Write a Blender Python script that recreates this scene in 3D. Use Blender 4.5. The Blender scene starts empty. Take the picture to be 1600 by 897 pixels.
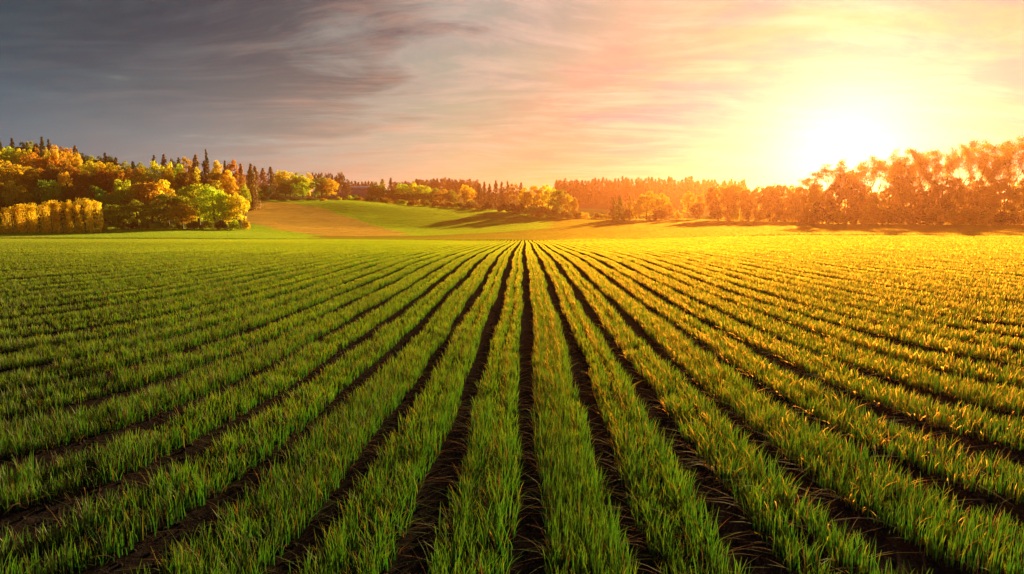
import bpy, math, random
import numpy as np

RNG = np.random.default_rng(11)
random.seed(11)
scene = bpy.context.scene
COL = scene.collection
PI = math.pi

# ------------------------------------------------------------------ camera
F = 900.0                      # focal length in photo pixels (1600 wide)
H = 2.85                       # eye height over the crop field
HZ = 332.0                     # horizon line of the photo
PITCH = math.atan((448.5 - HZ) / F)
CP, SP = math.cos(PITCH), math.sin(PITCH)
cam_d = bpy.data.cameras.new('camera')
cam = bpy.data.objects.new('camera', cam_d)
COL.objects.link(cam)
cam.location = (0, 0, H)
cam.rotation_euler = (PI / 2 - PITCH, 0, 0)
cam_d.sensor_width = 36
cam_d.lens = 36 * F / 1600
cam_d.clip_start = 0.05
cam_d.clip_end = 12000
scene.camera = cam


def ray(px, py):
    """side slope x/Y and rise z/Y of the sight line through a photo pixel"""
    u = (px - 800.0) / F
    v = (448.5 - py) / F
    Y = CP + v * SP
    return u / Y, (-SP + v * CP) / Y


def side(px):
    return ray(px, HZ)[0]


# ------------------------------------------------------------------ terrain
YS = [1, 10, 20, 30, 40, 60, 80, 110, 150, 190, 230, 270, 320, 380, 450, 600, 1000, 2600]
PROFILE = {
    0:    [400, 386, 379, 375.5, 371.5, 362.5, 340, 286, 262, 270, 282, 296, 306, 320],
    200:  [400, 387, 380, 376, 372, 361, 345, 305, 277, 283, 291, 301, 310, 320],
    390:  [401, 388, 381, 377, 373, 365, 352, 333, 315.5, 304, 296, 292, 298, 306],
    530:  [401, 389, 382, 378, 374, 370, 357, 337, 314, 312.5, 316, 306, 300, 306],
    640:  [401, 389, 383, 379, 375, 370, 359, 340, 322, 319.5, 319, 309, 298, 306],
    800:  [401, 389, 383, 379, 375.5, 367, 356, 343, 330, 325, 321, 314, 303, 308],
    950:  [400, 388, 381, 375, 366.5, 358, 350, 343.5, 337, 329, 322, 316, 306, 310],
    1100: [399, 384, 375, 366, 357.5, 350, 345, 341, 338, 335, 331, 324, 308, 312],
    1300: [397, 379, 368, 358.5, 349.5, 346, 344, 343, 341, 339, 337, 331, 314, 314],
    1600: [396, 377, 367, 358.5, 351.5, 347, 345, 344, 342, 340, 338, 333, 318, 316],
}
PX = sorted(PROFILE)
TC = np.array([-2.6] + [side(p) for p in PX] + [2.6])
UL = np.log(np.array(YS, float))
tab = []
for p in PX:
    es = [-H / y for y in YS[:4]] + [ray(p, py)[1] for py in PROFILE[p]]
    tab.append([H + e * y for e, y in zip(es, YS)])
ZT = np.array([tab[0]] + tab + [tab[-1]])          # (column, row) ground heights


def slopes(x, y):
    """monotone (pchip) slopes; y is (n, m), interpolated along axis 0"""
    h = np.diff(x)[:, None]
    d = np.diff(y, axis=0) / h
    m = np.zeros_like(y)
    m[0], m[-1] = d[0], d[-1]
    w1 = 2 * h[1:] + h[:-1]
    w2 = h[1:] + 2 * h[:-1]
    ok = d[:-1] * d[1:] > 0
    with np.errstate(divide='ignore', invalid='ignore'):
        hm = (w1 + w2) / (w1 / d[:-1] + w2 / d[1:])
    m[1:-1] = np.where(ok, hm, 0)
    return m


def herm(x, y, m, q):
    i = np.clip(np.searchsorted(x, q) - 1, 0, len(x) - 2)
    h = x[i + 1] - x[i]
    s = np.clip((q - x[i]) / h, 0, 1)
    a = (1 + 2 * s) * (1 - s) ** 2
    b = s * (1 - s) ** 2
    c = s * s * (3 - 2 * s)
    d = s * s * (s - 1)
    return i, a, b * h, c, d * h


MY = slopes(UL, ZT.T.copy())            # along distance, (rows, cols)
NF = 600
UF = np.linspace(UL[0], UL[-1], NF)
ii, a_, b_, c_, d_ = herm(UL, None, None, UF)
ZY = ZT.T
ZF = a_[:, None] * ZY[ii] + b_[:, None] * MY[ii] + c_[:, None] * ZY[ii + 1] + d_[:, None] * MY[ii + 1]   # fine rows x cols
MC = slopes(TC, ZF.T.copy())
NT = 700
TF = np.linspace(TC[0], TC[-1], NT)
ii, a_, b_, c_, d_ = herm(TC, None, None, TF)
ZC = ZF.T
ZFF = a_[:, None] * ZC[ii] + b_[:, None] * MC[ii] + c_[:, None] * ZC[ii + 1] + d_[:, None] * MC[ii + 1]  # (t, u)


def ground(x, y):
    x = np.asarray(x, float)
    y = np.asarray(y, float)
    R = np.hypot(x, y)
    az = np.clip(np.arctan2(x, y), -1.2, 1.2)
    t = np.clip(np.tan(az), TC[0], TC[-1])
    Y = np.clip(R * np.cos(az), 1.0, 2599.0)
    ft = (t - TF[0]) / (TF[1] - TF[0])
    fu = (np.log(Y) - UF[0]) / (UF[1] - UF[0])
    i = np.clip(ft.astype(int), 0, NT - 2)
    j = np.clip(fu.astype(int), 0, NF - 2)
    a = ft - i
    b = fu - j
    return ((1 - a) * (1 - b) * ZFF[i, j] + a * (1 - b) * ZFF[i + 1, j] + (1 - a) * b * ZFF[i, j + 1] + a * b * ZFF[i + 1, j + 1])


def gz(x, y):
    return float(ground(np.array([x]), np.array([y]))[0])


# rows of the drilled crop end here (distance by side slope)
END_T = np.array([side(p) for p in (-200, 100, 640, 800, 900, 1000, 1150, 1300, 1600, 1800)])
END_Y = np.array([140, 145, 152, 152, 132, 105, 88, 80, 76, 74.])


def crop_end(t):
    return np.interp(t, END_T, END_Y)


# ------------------------------------------------------------------ materials
def new_mat(name):
    m = bpy.data.materials.new(name)
    m.use_nodes = True
    nt = m.node_tree
    nt.nodes.clear()
    out = nt.nodes.new('ShaderNodeOutputMaterial')
    return m, nt, out


class NT_:
    def __init__(s, nt):
        s.nt = nt

    def n(s, typ, **kw):
        nd = s.nt.nodes.new(typ)
        for k, v in kw.items():
            if k.startswith('i_'):
                nd.inputs[k[2:].replace('_', ' ')].default_value = v
            else:
                setattr(nd, k, v)
        return nd

    def l(s, a, b):
        s.nt.links.new(a, b)

    def val(s, sock, v):
        if hasattr(v, 'is_output'):
            s.l(v, sock)
        else:
            sock.default_value = v

    def math(s, op, a, b=0.0, c=0.0, clamp=False):
        nd = s.n('ShaderNodeMath', operation=op, use_clamp=clamp)
        s.val(nd.inputs[0], a)
        s.val(nd.inputs[1], b)
        s.val(nd.inputs[2], c)
        return nd.outputs[0]

    def mix(s, f, a, b, mode='MIX'):
        nd = s.n('ShaderNodeMix', data_type='RGBA', blend_type=mode)
        s.val(nd.inputs[0], f)
        s.val(nd.inputs[6], a)
        s.val(nd.inputs[7], b)
        return nd.outputs[2]

    def ramp(s, f, stops, interp='LINEAR'):
        nd = s.n('ShaderNodeValToRGB')
        cr = nd.color_ramp
        cr.interpolation = interp
        while len(cr.elements) < len(stops):
            cr.elements.new(0.5)
        for e, (p, c) in zip(cr.elements, stops):
            e.position = p
            e.color = (*c, 1)
        s.val(nd.inputs[0], f)
        return nd.outputs[0]

    def noise(s, vec, scale, detail=3, rough=0.55, dist=0.0):
        nd = s.n('ShaderNodeTexNoise')
        nd.inputs['Scale'].default_value = scale
        nd.inputs['Detail'].default_value = detail
        nd.inputs['Roughness'].default_value = rough
        nd.inputs['Distortion'].default_value = dist
        if vec is not None:
            s.l(vec, nd.inputs['Vector'])
        return nd.outputs[0]

    def scaled(s, vec, sc, loc=(0, 0, 0), rot=(0, 0, 0)):
        nd = s.n('ShaderNodeMapping')
        nd.inputs['Scale'].default_value = sc
        nd.inputs['Location'].default_value = loc
        nd.inputs['Rotation'].default_value = rot
        s.l(vec, nd.inputs['Vector'])
        return nd.outputs[0]


def leaf_bsdf(g, out, col, trans=0.5, gloss=0.05, grough=0.45, tcol=None, fwd=0.0, fcol=(1.0, .40, .035)):
    d = g.n('ShaderNodeBsdfDiffuse')
    t = g.n('ShaderNodeBsdfTranslucent')
    g.l(col, d.inputs['Color'])
    g.l(tcol if tcol is not None else col, t.inputs['Color'])
    m = g.n('ShaderNodeMixShader')
    m.inputs[0].default_value = trans
    g.l(d.outputs[0], m.inputs[1])
    g.l(t.outputs[0], m.inputs[2])
    gl = g.n('ShaderNodeBsdfGlossy')
    gl.inputs['Roughness'].default_value = grough
    gl.inputs['Color'].default_value = (0.95, 0.85, 0.6, 1)
    m2 = g.n('ShaderNodeMixShader')
    m2.inputs[0].default_value = gloss
    g.l(m.outputs[0], m2.inputs[1])
    g.l(gl.outputs[0], m2.inputs[2])
    last = m2
    if fwd:
        # thin leaves pass a hazy forward lobe of light: they glow when the sun stands behind them
        rf = g.n('ShaderNodeBsdfRefraction')
        rf.inputs['Roughness'].default_value = 0.62
        rf.inputs['IOR'].default_value = 1.4
        rf.inputs['Color'].default_value = (*fcol, 1)
        last = g.n('ShaderNodeMixShader')
        last.inputs[0].default_value = fwd
        g.l(m2.outputs[0], last.inputs[1])
        g.l(rf.outputs[0], last.inputs[2])
    g.l(last.outputs[0], out.inputs['Surface'])


def blade_material(name, c_low, c_high, c_tip, tint_t, dry, trans=0.5, gloss=0.06, patch=0.02, tip=0.8, fwd=.12):
    """green blade with a yellow tip, its contrast raised to paint sunlit tips over shaded bases; every blade a little different"""
    m, nt, out = new_mat(name)
    g = NT_(nt)
    geo = g.n('ShaderNodeNewGeometry')
    rnd = geo.outputs['Random Per Island']
    base = g.ramp(rnd, [(0.0, c_low), (0.55, c_high), (0.93, c_high), (1.0, dry)])
    along = g.n('ShaderNodeAttribute', attribute_name='along')
    base = g.mix(g.math('MULTIPLY', g.math('POWER', along.outputs['Fac'], 2.6), tip), base, (*c_tip, 1))  # yellow tips, brightened so the colour also carries sun above and shade below
    pos = geo.outputs['Position']
    n1 = g.noise(g.scaled(pos, (1, 1, 0)), patch, 4, 0.6)
    k = g.math('MULTIPLY_ADD', n1, 1.1, 0.45)
    hsv = g.n('ShaderNodeHueSaturation')
    g.l(base, hsv.inputs['Color'])
    g.l(k, hsv.inputs['Value'])
    col = hsv.outputs[0]
    tc = g.mix(1.0, col, (*tint_t, 1), 'MULTIPLY')
    leaf_bsdf(g, out, col, trans, gloss, 0.6, tc, fwd)
    return m


M_CROP = blade_material('cereal_leaf', (0.010, 0.052, 0.011), (0.029, 0.115, 0.013), (0.54, 0.56, 0.02), (1.3, 1.55, 0.45), (0.20, 0.14, 0.04), .55, .035, fwd=.17)
M_DRY = blade_material('dry_leaf', (0.13, 0.06, 0.022), (0.24, 0.115, 0.035), (0.3, 0.16, 0.05), (1.1, 1.0, 0.8), (0.32, 0.19, 0.07), .35, .02)
M_SWARD = blade_material('sward_leaf', (0.08, 0.13, 0.014), (0.16, 0.19, 0.016), (0.34, 0.26, 0.018), (1.4, 1.2, 0.5), (0.42, 0.30, 0.06), .55, .03, .012, .8, .07)  # same green crop as the rows, with the sun's gold put into its colour
M_MEADOW = blade_material('meadow_leaf', (0.10, 0.23, 0.016), (0.19, 0.35, 0.018), (0.40, 0.47, 0.025), (1.5, 1.35, 0.5), (0.25, 0.25, 0.04), .55, .03, .012, .8, .05)
M_STUB = blade_material('stubble_straw', (0.56, 0.37, 0.04), (0.68, 0.46, 0.055), (0.72, 0.52, 0.07), (1.2, 1.0, 0.7), (0.55, 0.36, 0.10), .45, .03, .03)


def ground_material():
    m, nt, out = new_mat('field_earth')
    g = NT_(nt)
    geo = g.n('ShaderNodeNewGeometry')
    pos = geo.outputs['Position']
    at = g.n('ShaderNodeAttribute', attribute_name='tilled')
    n1 = g.noise(pos, 9.0, 6, 0.65)
    n2 = g.noise(pos, 1.3, 4, 0.6)
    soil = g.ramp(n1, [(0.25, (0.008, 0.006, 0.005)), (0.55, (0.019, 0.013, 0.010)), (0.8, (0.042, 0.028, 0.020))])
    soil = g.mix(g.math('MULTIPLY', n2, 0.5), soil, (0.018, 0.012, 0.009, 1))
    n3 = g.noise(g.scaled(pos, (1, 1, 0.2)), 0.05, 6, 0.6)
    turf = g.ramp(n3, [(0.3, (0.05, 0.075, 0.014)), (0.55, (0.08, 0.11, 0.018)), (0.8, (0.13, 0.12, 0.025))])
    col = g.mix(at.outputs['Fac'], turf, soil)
    b = g.n('ShaderNodeBsdfPrincipled')
    g.l(col, b.inputs['Base Color'])
    b.inputs['Roughness'].default_value = 0.95
    b.inputs['Specular IOR Level'].default_value = 0.0
    bm = g.n('ShaderNodeBump')
    bm.inputs['Strength'].default_value = 0.9
    bm.inputs['Distance'].default_value = 0.06
    g.l(n1, bm.inputs['Height'])
    g.l(bm.outputs[0], b.inputs['Normal'])
    g.l(b.outputs[0], out.inputs['Surface'])
    return m


def simple_material(name, c1, c2, scale=3.0, rough=0.8, metal=0.0):
    m, nt, out = new_mat(name)
    g = NT_(nt)
    tc = g.n('ShaderNodeTexCoord')
    n = g.noise(tc.outputs['Object'], scale, 5, 0.6)
    col = g.ramp(n, [(0.3, c1), (0.7, c2)])
    b = g.n('ShaderNodeBsdfPrincipled')
    g.l(col, b.inputs['Base Color'])
    b.inputs['Roughness'].default_value = rough
    b.inputs['Metallic'].default_value = metal
    b.inputs['Specular IOR Level'].default_value = 0.0 if rough > .9 else 0.4
    g.l(b.outputs[0], out.inputs['Surface'])
    return m


def foliage_material(name, trans=0.52, gloss=0.03, fwd=0.045):
    """leaf colour comes from each tree's own object colour, varied leaf by leaf"""
    m, nt, out = new_mat(name)
    g = NT_(nt)
    oi = g.n('ShaderNodeObjectInfo')
    geo = g.n('ShaderNodeNewGeometry')
    tc = g.n('ShaderNodeTexCoord')
    n = g.noise(tc.outputs['Object'], 6.0, 3, 0.6)
    h = g.n('ShaderNodeHueSaturation')
    g.l(oi.outputs['Color'], h.inputs['Color'])
    hue = g.math('MULTIPLY_ADD', n, 0.07, 0.465)
    g.l(hue, h.inputs['Hue'])
    v = g.math('MULTIPLY_ADD', geo.outputs['Random Per Island'], 0.7, 0.8)
    g.l(v, h.inputs['Value'])
    col = h.outputs[0]
    leaf_bsdf(g, out, col, trans, gloss, 0.5, fwd=fwd, tcol=g.mix(1.0, col, (1.4, 1.35, 0.6, 1), 'MULTIPLY'))
    return m


M_GROUND = ground_material()
M_LEAF = foliage_material('tree_leaves')
M_NEEDLE = foliage_material('conifer_needles', 0.18, 0.03, 0.0)
M_BARK = simple_material('bark', (0.035, 0.024, 0.017), (0.09, 0.065, 0.045), 6)


# ------------------------------------------------------------------ mesh helpers
def mesh_from(name, verts, faces_idx, sizes, mats, mat_idx=None, smooth=False):
    """verts (N,3); faces_idx flat loop indices; sizes per-face corner counts"""
    me = bpy.data.meshes.new(name)
    verts = np.asarray(verts, np.float32)
    faces_idx = np.asarray(faces_idx, np.int32)
    sizes = np.asarray(sizes, np.int32)
    me.vertices.add(len(verts))
    me.vertices.foreach_set('co', verts.ravel())
    me.loops.add(len(faces_idx))
    me.loops.foreach_set('vertex_index', faces_idx)
    me.polygons.add(len(sizes))
    st = np.concatenate([[0], np.cumsum(sizes)[:-1]]).astype(np.int32)
    me.polygons.foreach_set('loop_start', st)
    me.polygons.foreach_set('loop_total', sizes)
    for m in mats:
        me.materials.append(m)
    if mat_idx is not None:
        me.polygons.foreach_set('material_index', np.asarray(mat_idx, np.int32))
    if smooth:
        me.polygons.foreach_set('use_smooth', np.ones(len(sizes), bool))
    me.update(calc_edges=True)
    return me


def quads(V):
    """V (N,4,3) -> flat arrays"""
    n = len(V)
    return V.reshape(-1, 3), np.arange(4 * n), np.full(n, 4)


def link(name, me, parent=None):
    o = bpy.data.objects.new(name, me)
    COL.objects.link(o)
    if parent:
        o.parent = parent
    return o


def tag(o, label=None, cat=None, group=None, kind=None):
    if label:
        o['label'] = label
    if cat:
        o['category'] = cat
    if group:
        o['group'] = group
    if kind:
        o['kind'] = kind


def unit(v):
    return v / np.maximum(np.linalg.norm(v, axis=-1, keepdims=True), 1e-9)


def leaf_quads(c, nrm, size, rng, aspect=0.6):
    """rhombic leaf clumps at c facing roughly nrm"""
    n = len(c)
    r = unit(rng.normal(size=(n, 3)))
    u = unit(np.cross(nrm, r))
    v = np.cross(nrm, u)
    s = (size * (0.6 + 0.8 * rng.random(n)))[:, None]
    fold = nrm * s * 0.25
    return np.stack([c - u * s * .5, c - v * s * .5 * aspect + fold, c + u * s * .5, c + v * s * .5 * aspect + fold], 1)


def tube(path, radii, k=6):
    path = np.asarray(path, float)
    vs, fs = [], []
    for i, p in enumerate(path):
        d = path[min(i + 1, len(path) - 1)] - path[max(i - 1, 0)]
        d = d / (np.linalg.norm(d) + 1e-9)
        a = np.cross(d, (0.31, 0.95, 0.05) if abs(d[2]) > .5 else (0, 0, 1.))
        a /= np.linalg.norm(a)
        b = np.cross(d, a)
        for j in range(k):
            th = 2 * PI * j / k
            vs.append(p + radii[i] * (math.cos(th) * a + math.sin(th) * b))
    for i in range(len(path) - 1):
        for j in range(k):
            fs.append((i * k + j, i * k + (j + 1) % k, (i + 1) * k + (j + 1) % k, (i + 1) * k + j))
    return np.array(vs), np.array(fs)


def tubes_mesh(name, items, mat):
    V, Fq, off = [], [], 0
    for path, radii, k in items:
        v, f = tube(path, radii, k)
        V.append(v)
        Fq.append(f + off)
        off += len(v)
    V = np.concatenate(V)
    Fq = np.concatenate(Fq)
    return mesh_from(name, V, Fq.ravel(), np.full(len(Fq), 4), [mat], smooth=True)


# ------------------------------------------------------------------ tree prototypes (unit height, unit crown width 1)
def broadleaf(seed, n=2600, low=0.10, wide=0.5, lobes=34, flat=1.0, leaf=0.05, top=0.5):
    """crown mesh (height 1, radius .5) and matching trunk mesh"""
    rng = np.random.default_rng(seed)
    cz, rz = (1 + low) / 2, (1 - low) / 2
    C = []
    tries = 0
    while len(C) < lobes and tries < 4000:
        tries += 1
        d = unit(rng.normal(size=3))
        r = rng.uniform(.45, 0.86)
        p = np.array([d[0] * wide * r, d[1] * wide * r, cz + d[2] * rz * r])
        w = (p[2] - low) / (1 - low)
        shape = (w ** .45) * (1.0 if w < top else (1 - ((w - top) / (1 - top)) ** 2.2 * .55))
        p[:2] *= 0.55 + 0.55 * shape
        if all(np.linalg.norm((p - q) * (1, 1, .8)) > 0.115 for q, _ in C):
            C.append((p, rng.uniform(.10, .17)))
    per = n // len(C)
    cs, ns = [], []
    for p, r in C:
        d = unit(rng.normal(size=(per, 3)))
        d[:, 2] = np.where(d[:, 2] < -0.35, -d[:, 2] * .6, d[:, 2])
        rad = r * (0.55 + 0.5 * rng.random(per) ** .6)
        q = p + d * rad[:, None] * (1, 1, .8)
        cs.append(q)
        ns.append(unit(d + 0.7 * rng.normal(size=(per, 3))))
    c = np.concatenate(cs)
    c[:, 2] = np.clip(c[:, 2], low * .5, 1.0)
    V = leaf_quads(c, np.concatenate(ns), leaf, rng)
    crown = mesh_from('crown', *quads(V), [M_LEAF])
    items = []
    bend = rng.normal(size=2) * .02
    pts = [(bend[0] * s, bend[1] * s, z) for s, z in ((0, -.02), (.4, .18), (.8, .4), (1, .62), (1.1, .8))]
    items.append((pts, [.034, .026, .02, .012, .005], 7))
    for p, r in C[:9]:
        z0 = rng.uniform(.2, .5)
        s = np.array([0, 0, z0])
        mid = (s + p) / 2 + (0, 0, -.03)
        items.append(([s, mid, p], [.012, .008, .003], 4))
    return crown, tubes_mesh('trunk', items, M_BARK)


def conifer(seed, n=3000, low=0.06, droop=0.5, pow_=0.9, gap=0.0, leaf=0.05):
    rng = np.random.default_rng(seed)
    tiers = 19
    cs, ns = [], []
    for i in range(tiers):
        w = i / (tiers - 1)
        z = low + (1 - low) * (w ** .9)
        R = 0.5 * (1 - w) ** pow_ * rng.uniform(.75, 1.1) + 0.015
        if w < .12:
            R *= .8
        nb = max(5, int(13 * (1 - w) + 4))
        for b in range(nb):
            if rng.random() < gap:
                continue
            th = rng.random() * 2 * PI
            rr = R * rng.uniform(.6, 1.12)
            m = max(4, int(n / tiers / nb * (1.5 - w * .8)))
            s = rng.random(m) ** .6
            x = np.cos(th) * rr * s + rng.normal(size=m) * .018
            y = np.sin(th) * rr * s + rng.normal(size=m) * .018
            zz = z - droop * .16 * s * rr / .5 + rng.normal(size=m) * .012
            cs.append(np.stack([x, y, zz], 1))
            ns.append(unit(np.stack([np.cos(th) * .5 + rng.normal(size=m) * .5, np.sin(th) * .5 + rng.normal(size=m) * .5, .7 + rng.normal(size=m) * .4], 1)))
    c = np.concatenate(cs)
    c[:, 2] = np.clip(c[:, 2], 0.01, 1.02)
    V = leaf_quads(c, np.concatenate(ns), leaf, rng, .45)
    crown = mesh_from('crown', *quads(V), [M_NEEDLE])
    tr = tubes_mesh('trunk', [([(0, 0, -.02), (0, 0, .4), (0, 0, .96)], [.05, .03, .004], 6)], M_BARK)
    return crown, tr


def airy(seed, n=1500, low=0.22, spread=0.5, leaf=0.022, cl=60, slim=1.0):
    """tall open tree: forking limbs with loose leaf tufts, sky between them"""
    rng = np.random.default_rng(seed)
    items = []
    tips = []

    def grow(p, d, length, r, depth):
        k = 3
        pts, q = [p], p
        for i in range(k):
            d = unit(d + rng.normal(size=3) * .16 + (0, 0, .07))
            q = q + d * length / k
            pts.append(q)
        r1 = r * (.58 if depth else .7)
        items.append((pts, list(np.linspace(r, r1, k + 1)), 5 if depth < 2 else 3))
        if depth >= 1:
            tips.extend([q, (q + pts[-2]) / 2])
        if depth == 4:
            return
        nb = rng.integers(2, 4)
        for _ in range(nb):
            e = unit(d + rng.normal(size=3) * (.75, .75, .3) + (0, 0, .06))
            grow(q if rng.random() < .7 else pts[-2], e, length * rng.uniform(.58, .8), r1 * .72, depth + 1)

    grow(np.array([0, 0, -.02]), np.array([0, 0, 1.]), .34, .028, 0)
    allp = np.concatenate([np.array(i[0]) for i in items])
    zmax = allp[:, 2].max()
    rmax = max(np.percentile(np.abs(allp[:, :2]), 97), 1e-3)
    sc = np.array([.47 / rmax, .47 / rmax, .97 / zmax])
    items = [([np.asarray(p) * sc for p in a], b, k) for a, b, k in items]
    tips = np.array(tips) * sc
    tips = tips[tips[:, 2] > low]
    idx = rng.integers(0, len(tips), n)
    off = rng.normal(size=(n, 3)) * (.045, .045, .018)
    c = tips[idx] + off
    V = leaf_quads(c, unit(rng.normal(size=(n, 3)) + (0, 0, .4)), leaf, rng)
    return mesh_from('crown', *quads(V), [M_LEAF]), tubes_mesh('trunk', items, M_BARK)


def clipped(seed, n=2600, leaf=0.055):
    """trimmed block of a tree, flat-topped, leafy almost to the ground"""
    rng = np.random.default_rng(seed)
    th = rng.random(n) * 2 * PI
    z = rng.random(n)
    ex = 0.42
    cx = np.sign(np.cos(th)) * np.abs(np.cos(th)) ** ex
    cy = np.sign(np.sin(th)) * np.abs(np.sin(th)) ** ex
    bump = 1 + .10 * np.sin(z * 17 + seed + 3 * np.sin(th * 3)) + .09 * np.sin(th * 5 + seed * 2 + z * 6)
    rad = .43 * bump * (0.80 + 0.22 * rng.random(n) ** .5) * np.where(z < .12, .72 + z * 2, 1)
    top = z > .84
    s = np.sqrt(rng.random(n))
    rad = np.where(top, rad * s, rad)
    zz = .05 + .90 * z / .84
    lump = .05 * np.sin(cx * 9 + seed) + .045 * np.sin(cy * 11 + seed * 3) + rng.normal(size=n) * .014
    zz = np.where(top, .93 + lump, zz)
    c = np.stack([cx * rad, cy * rad, zz], 1) + rng.normal(size=(n, 3)) * .018
    out = np.stack([cx, cy, np.where(top, 1.6, .15)], 1)
    V = leaf_quads(c, unit(unit(out) + .6 * rng.normal(size=(n, 3))), leaf, rng)
    tr = tubes_mesh('trunk', [([(0, 0, -.02), (0.01, 0, .3), (0, .01, .75)], [.035, .028, .01], 6)], M_BARK)
    return mesh_from('crown', *quads(V), [M_LEAF]), tr


def bush_mesh(seed, n=1300, leaf=0.085):
    rng = np.random.default_rng(seed)
    cs, ns = [], []
    L = 15
    for i in range(L):
        th = rng.random() * 2 * PI
        r = .36 * math.sqrt(rng.random())
        z = rng.uniform(.2, .74) * (1 - (r / .5) ** 2 * .7)
        p = np.array([math.cos(th) * r, math.sin(th) * r, z])
        m = n // L
        d = unit(rng.normal(size=(m, 3)))
        cs.append(p + d * (rng.uniform(.12, .2) * (0.5 + .5 * rng.random(m)))[:, None] * (1, 1, 1.25))
        ns.append(unit(d + .7 * rng.normal(size=(m, 3))))
    c = np.concatenate(cs)
    c[:, 2] = np.clip(np.abs(c[:, 2]), 0.0, 1)
    return mesh_from('bush', *quads(leaf_quads(c, np.concatenate(ns), leaf, rng)), [M_LEAF])


PROTO = {
    'round': [broadleaf(s, 3200, low=.06, lobes=38) for s in (1, 2, 3, 4)],
    'broad': [broadleaf(s, 5000, low=.03, lobes=46, leaf=.042, top=.6) for s in (21, 22, 23)],
    'oval': [broadleaf(s, 2600, low=.05, lobes=30, top=.35) for s in (31, 32, 33)],
    'conifer': [conifer(s) for s in (41, 42, 43)],
    'fir': [conifer(s, pow_=.65, droop=.8, gap=.1, leaf=.06) for s in (51, 52)],
    'pine': [broadleaf(s, 1500, low=.32, lobes=14, top=.7, leaf=.055) for s in (61, 62)],
    'airy': [airy(s, 4600 + 600 * (s % 3), leaf=.017) for s in (71, 72, 73, 74, 75)],
    'clipped': [clipped(s) for s in (81, 82, 83)],
}
BUSH = [bush_mesh(s) for s in (91, 92, 93, 94)]
FORM = {'round': ('broadleaf_tree', 'round-crowned tree'), 'broad': ('broadleaf_tree', 'bushy tree'), 'oval': ('broadleaf_tree', 'oval tree'),
        'conifer': ('conifer_tree', 'pointed conifer'), 'fir': ('conifer_tree', 'blunt shaggy conifer'), 'pine': ('pine_tree', 'bare-stemmed pine'),
        'airy': ('airy_tree', 'open airy tree'), 'clipped': ('clipped_tree', 'trimmed blocky tree'), 'bush': ('bush', 'low bush')}
COLS = {
    'golden': (.66, .46, .018), 'yellow': (.66, .56, .022), 'yellow-green': (.44, .50, .022), 'olive': (.27, .29, .022), 'green': (.13, .27, .02),
    'dark green': (.035, .07, .018), 'orange': (.60, .29, .014), 'rust-red': (.42, .17, .014), 'brown': (.27, .15, .018), 'brownish dark': (.09, .06, .018),
    'orange-brown': (.44, .26, .018),
}
PLACED = []


def plant(px, Y, top, w, form, colour, zone, base=None, sinks=0.0):
    """stand a plant at distance Y in direction px; top = photo row its tip reaches, w = its width there in photo pixels"""
    if zone == 'meadow belt' and form != 'bush' and px < 815:
        Y *= 1.27
    if zone == 'stubble wood' and form != 'bush' and px > 430 and Y < 400:
        Y *= 1.18
    if zone == 'hill':
        Y = 226 + (Y - 246) * 74 / 209
    t = side(px)
    x = t * Y
    z = gz(x, Y) - 0.08
    zt = H + ray(px, top)[1] * Y
    hgt = max(zt - z, 1.2)
    wid = w / F * Y
    PLACED.append(dict(px=px, Y=Y, top=top, x=x, z=z, h=hgt, w=wid, form=form, col=colour, zone=zone))


# ---- A: row of clipped golden trees at far left
hedge = [(-22, 325, 25), (17, 323.5, 24), (38, 321, 26), (60, 318.5, 26), (78, 316, 22), (97, 314, 27), (114, 315.5, 18), (130, 314.5, 25), (147, 313, 21)]
for i, (px, top, w) in enumerate(hedge):
    if px < 0:
        continue
    plant(px + (i * 7 % 5 - 2) * .7, 177 + (i * 5 % 4) * 1.1, top + (i * 11 % 7 - 3) * .8, w * (.8 + .05 * (i * 3 % 5)), 'clipped', 'golden', 'hedge')
plant(2, 181, 345, 14, 'bush', 'golden', 'hedge')
plant(159, 180, 346, 14, 'bush', 'olive', 'hedge')

# ---- B: clump in front of the hill
clump = [(170, 214, 297, 34, 'oval', 'green'), (196, 222, 279, 38, 'oval', 'yellow-green'), (184, 205, 318, 48, 'broad', 'olive'), (214, 207, 312, 50, 'broad', 'olive'),
         (238, 226, 283, 66, 'broad', 'orange-brown'), (262, 212, 300, 54, 'broad', 'olive'), (254, 228, 282, 50, 'round', 'golden'), (284, 206, 316, 48, 'broad', 'golden'),
         (310, 216, 285, 66, 'broad', 'yellow-green'), (334, 210, 289, 52, 'broad', 'yellow-green'), (352, 213, 298, 34, 'oval', 'yellow'), (374, 214, 299, 32, 'oval', 'yellow'),
         (225, 198, 344, 22, 'bush', 'olive'), (243, 199, 346, 20, 'bush', 'yellow-green'), (258, 200, 345, 22, 'bush', 'olive'), (275, 200, 347, 18, 'bush', 'green'),
         (205, 199, 345, 22, 'bush', 'dark green'), (300, 204, 342, 24, 'bush', 'dark green'), (322, 205, 343, 26, 'bush', 'olive'), (344, 206, 342, 24, 'bush', 'dark green'),
         (364, 207, 340, 22, 'bush', 'yellow-green'), (383, 209, 338, 14, 'bush', 'golden'), (186, 198, 348, 16, 'bush', 'olive')]
for px, Y, top, w, f, c in clump:
    plant(px, Y, top, w, f, c, 'clump')

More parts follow.
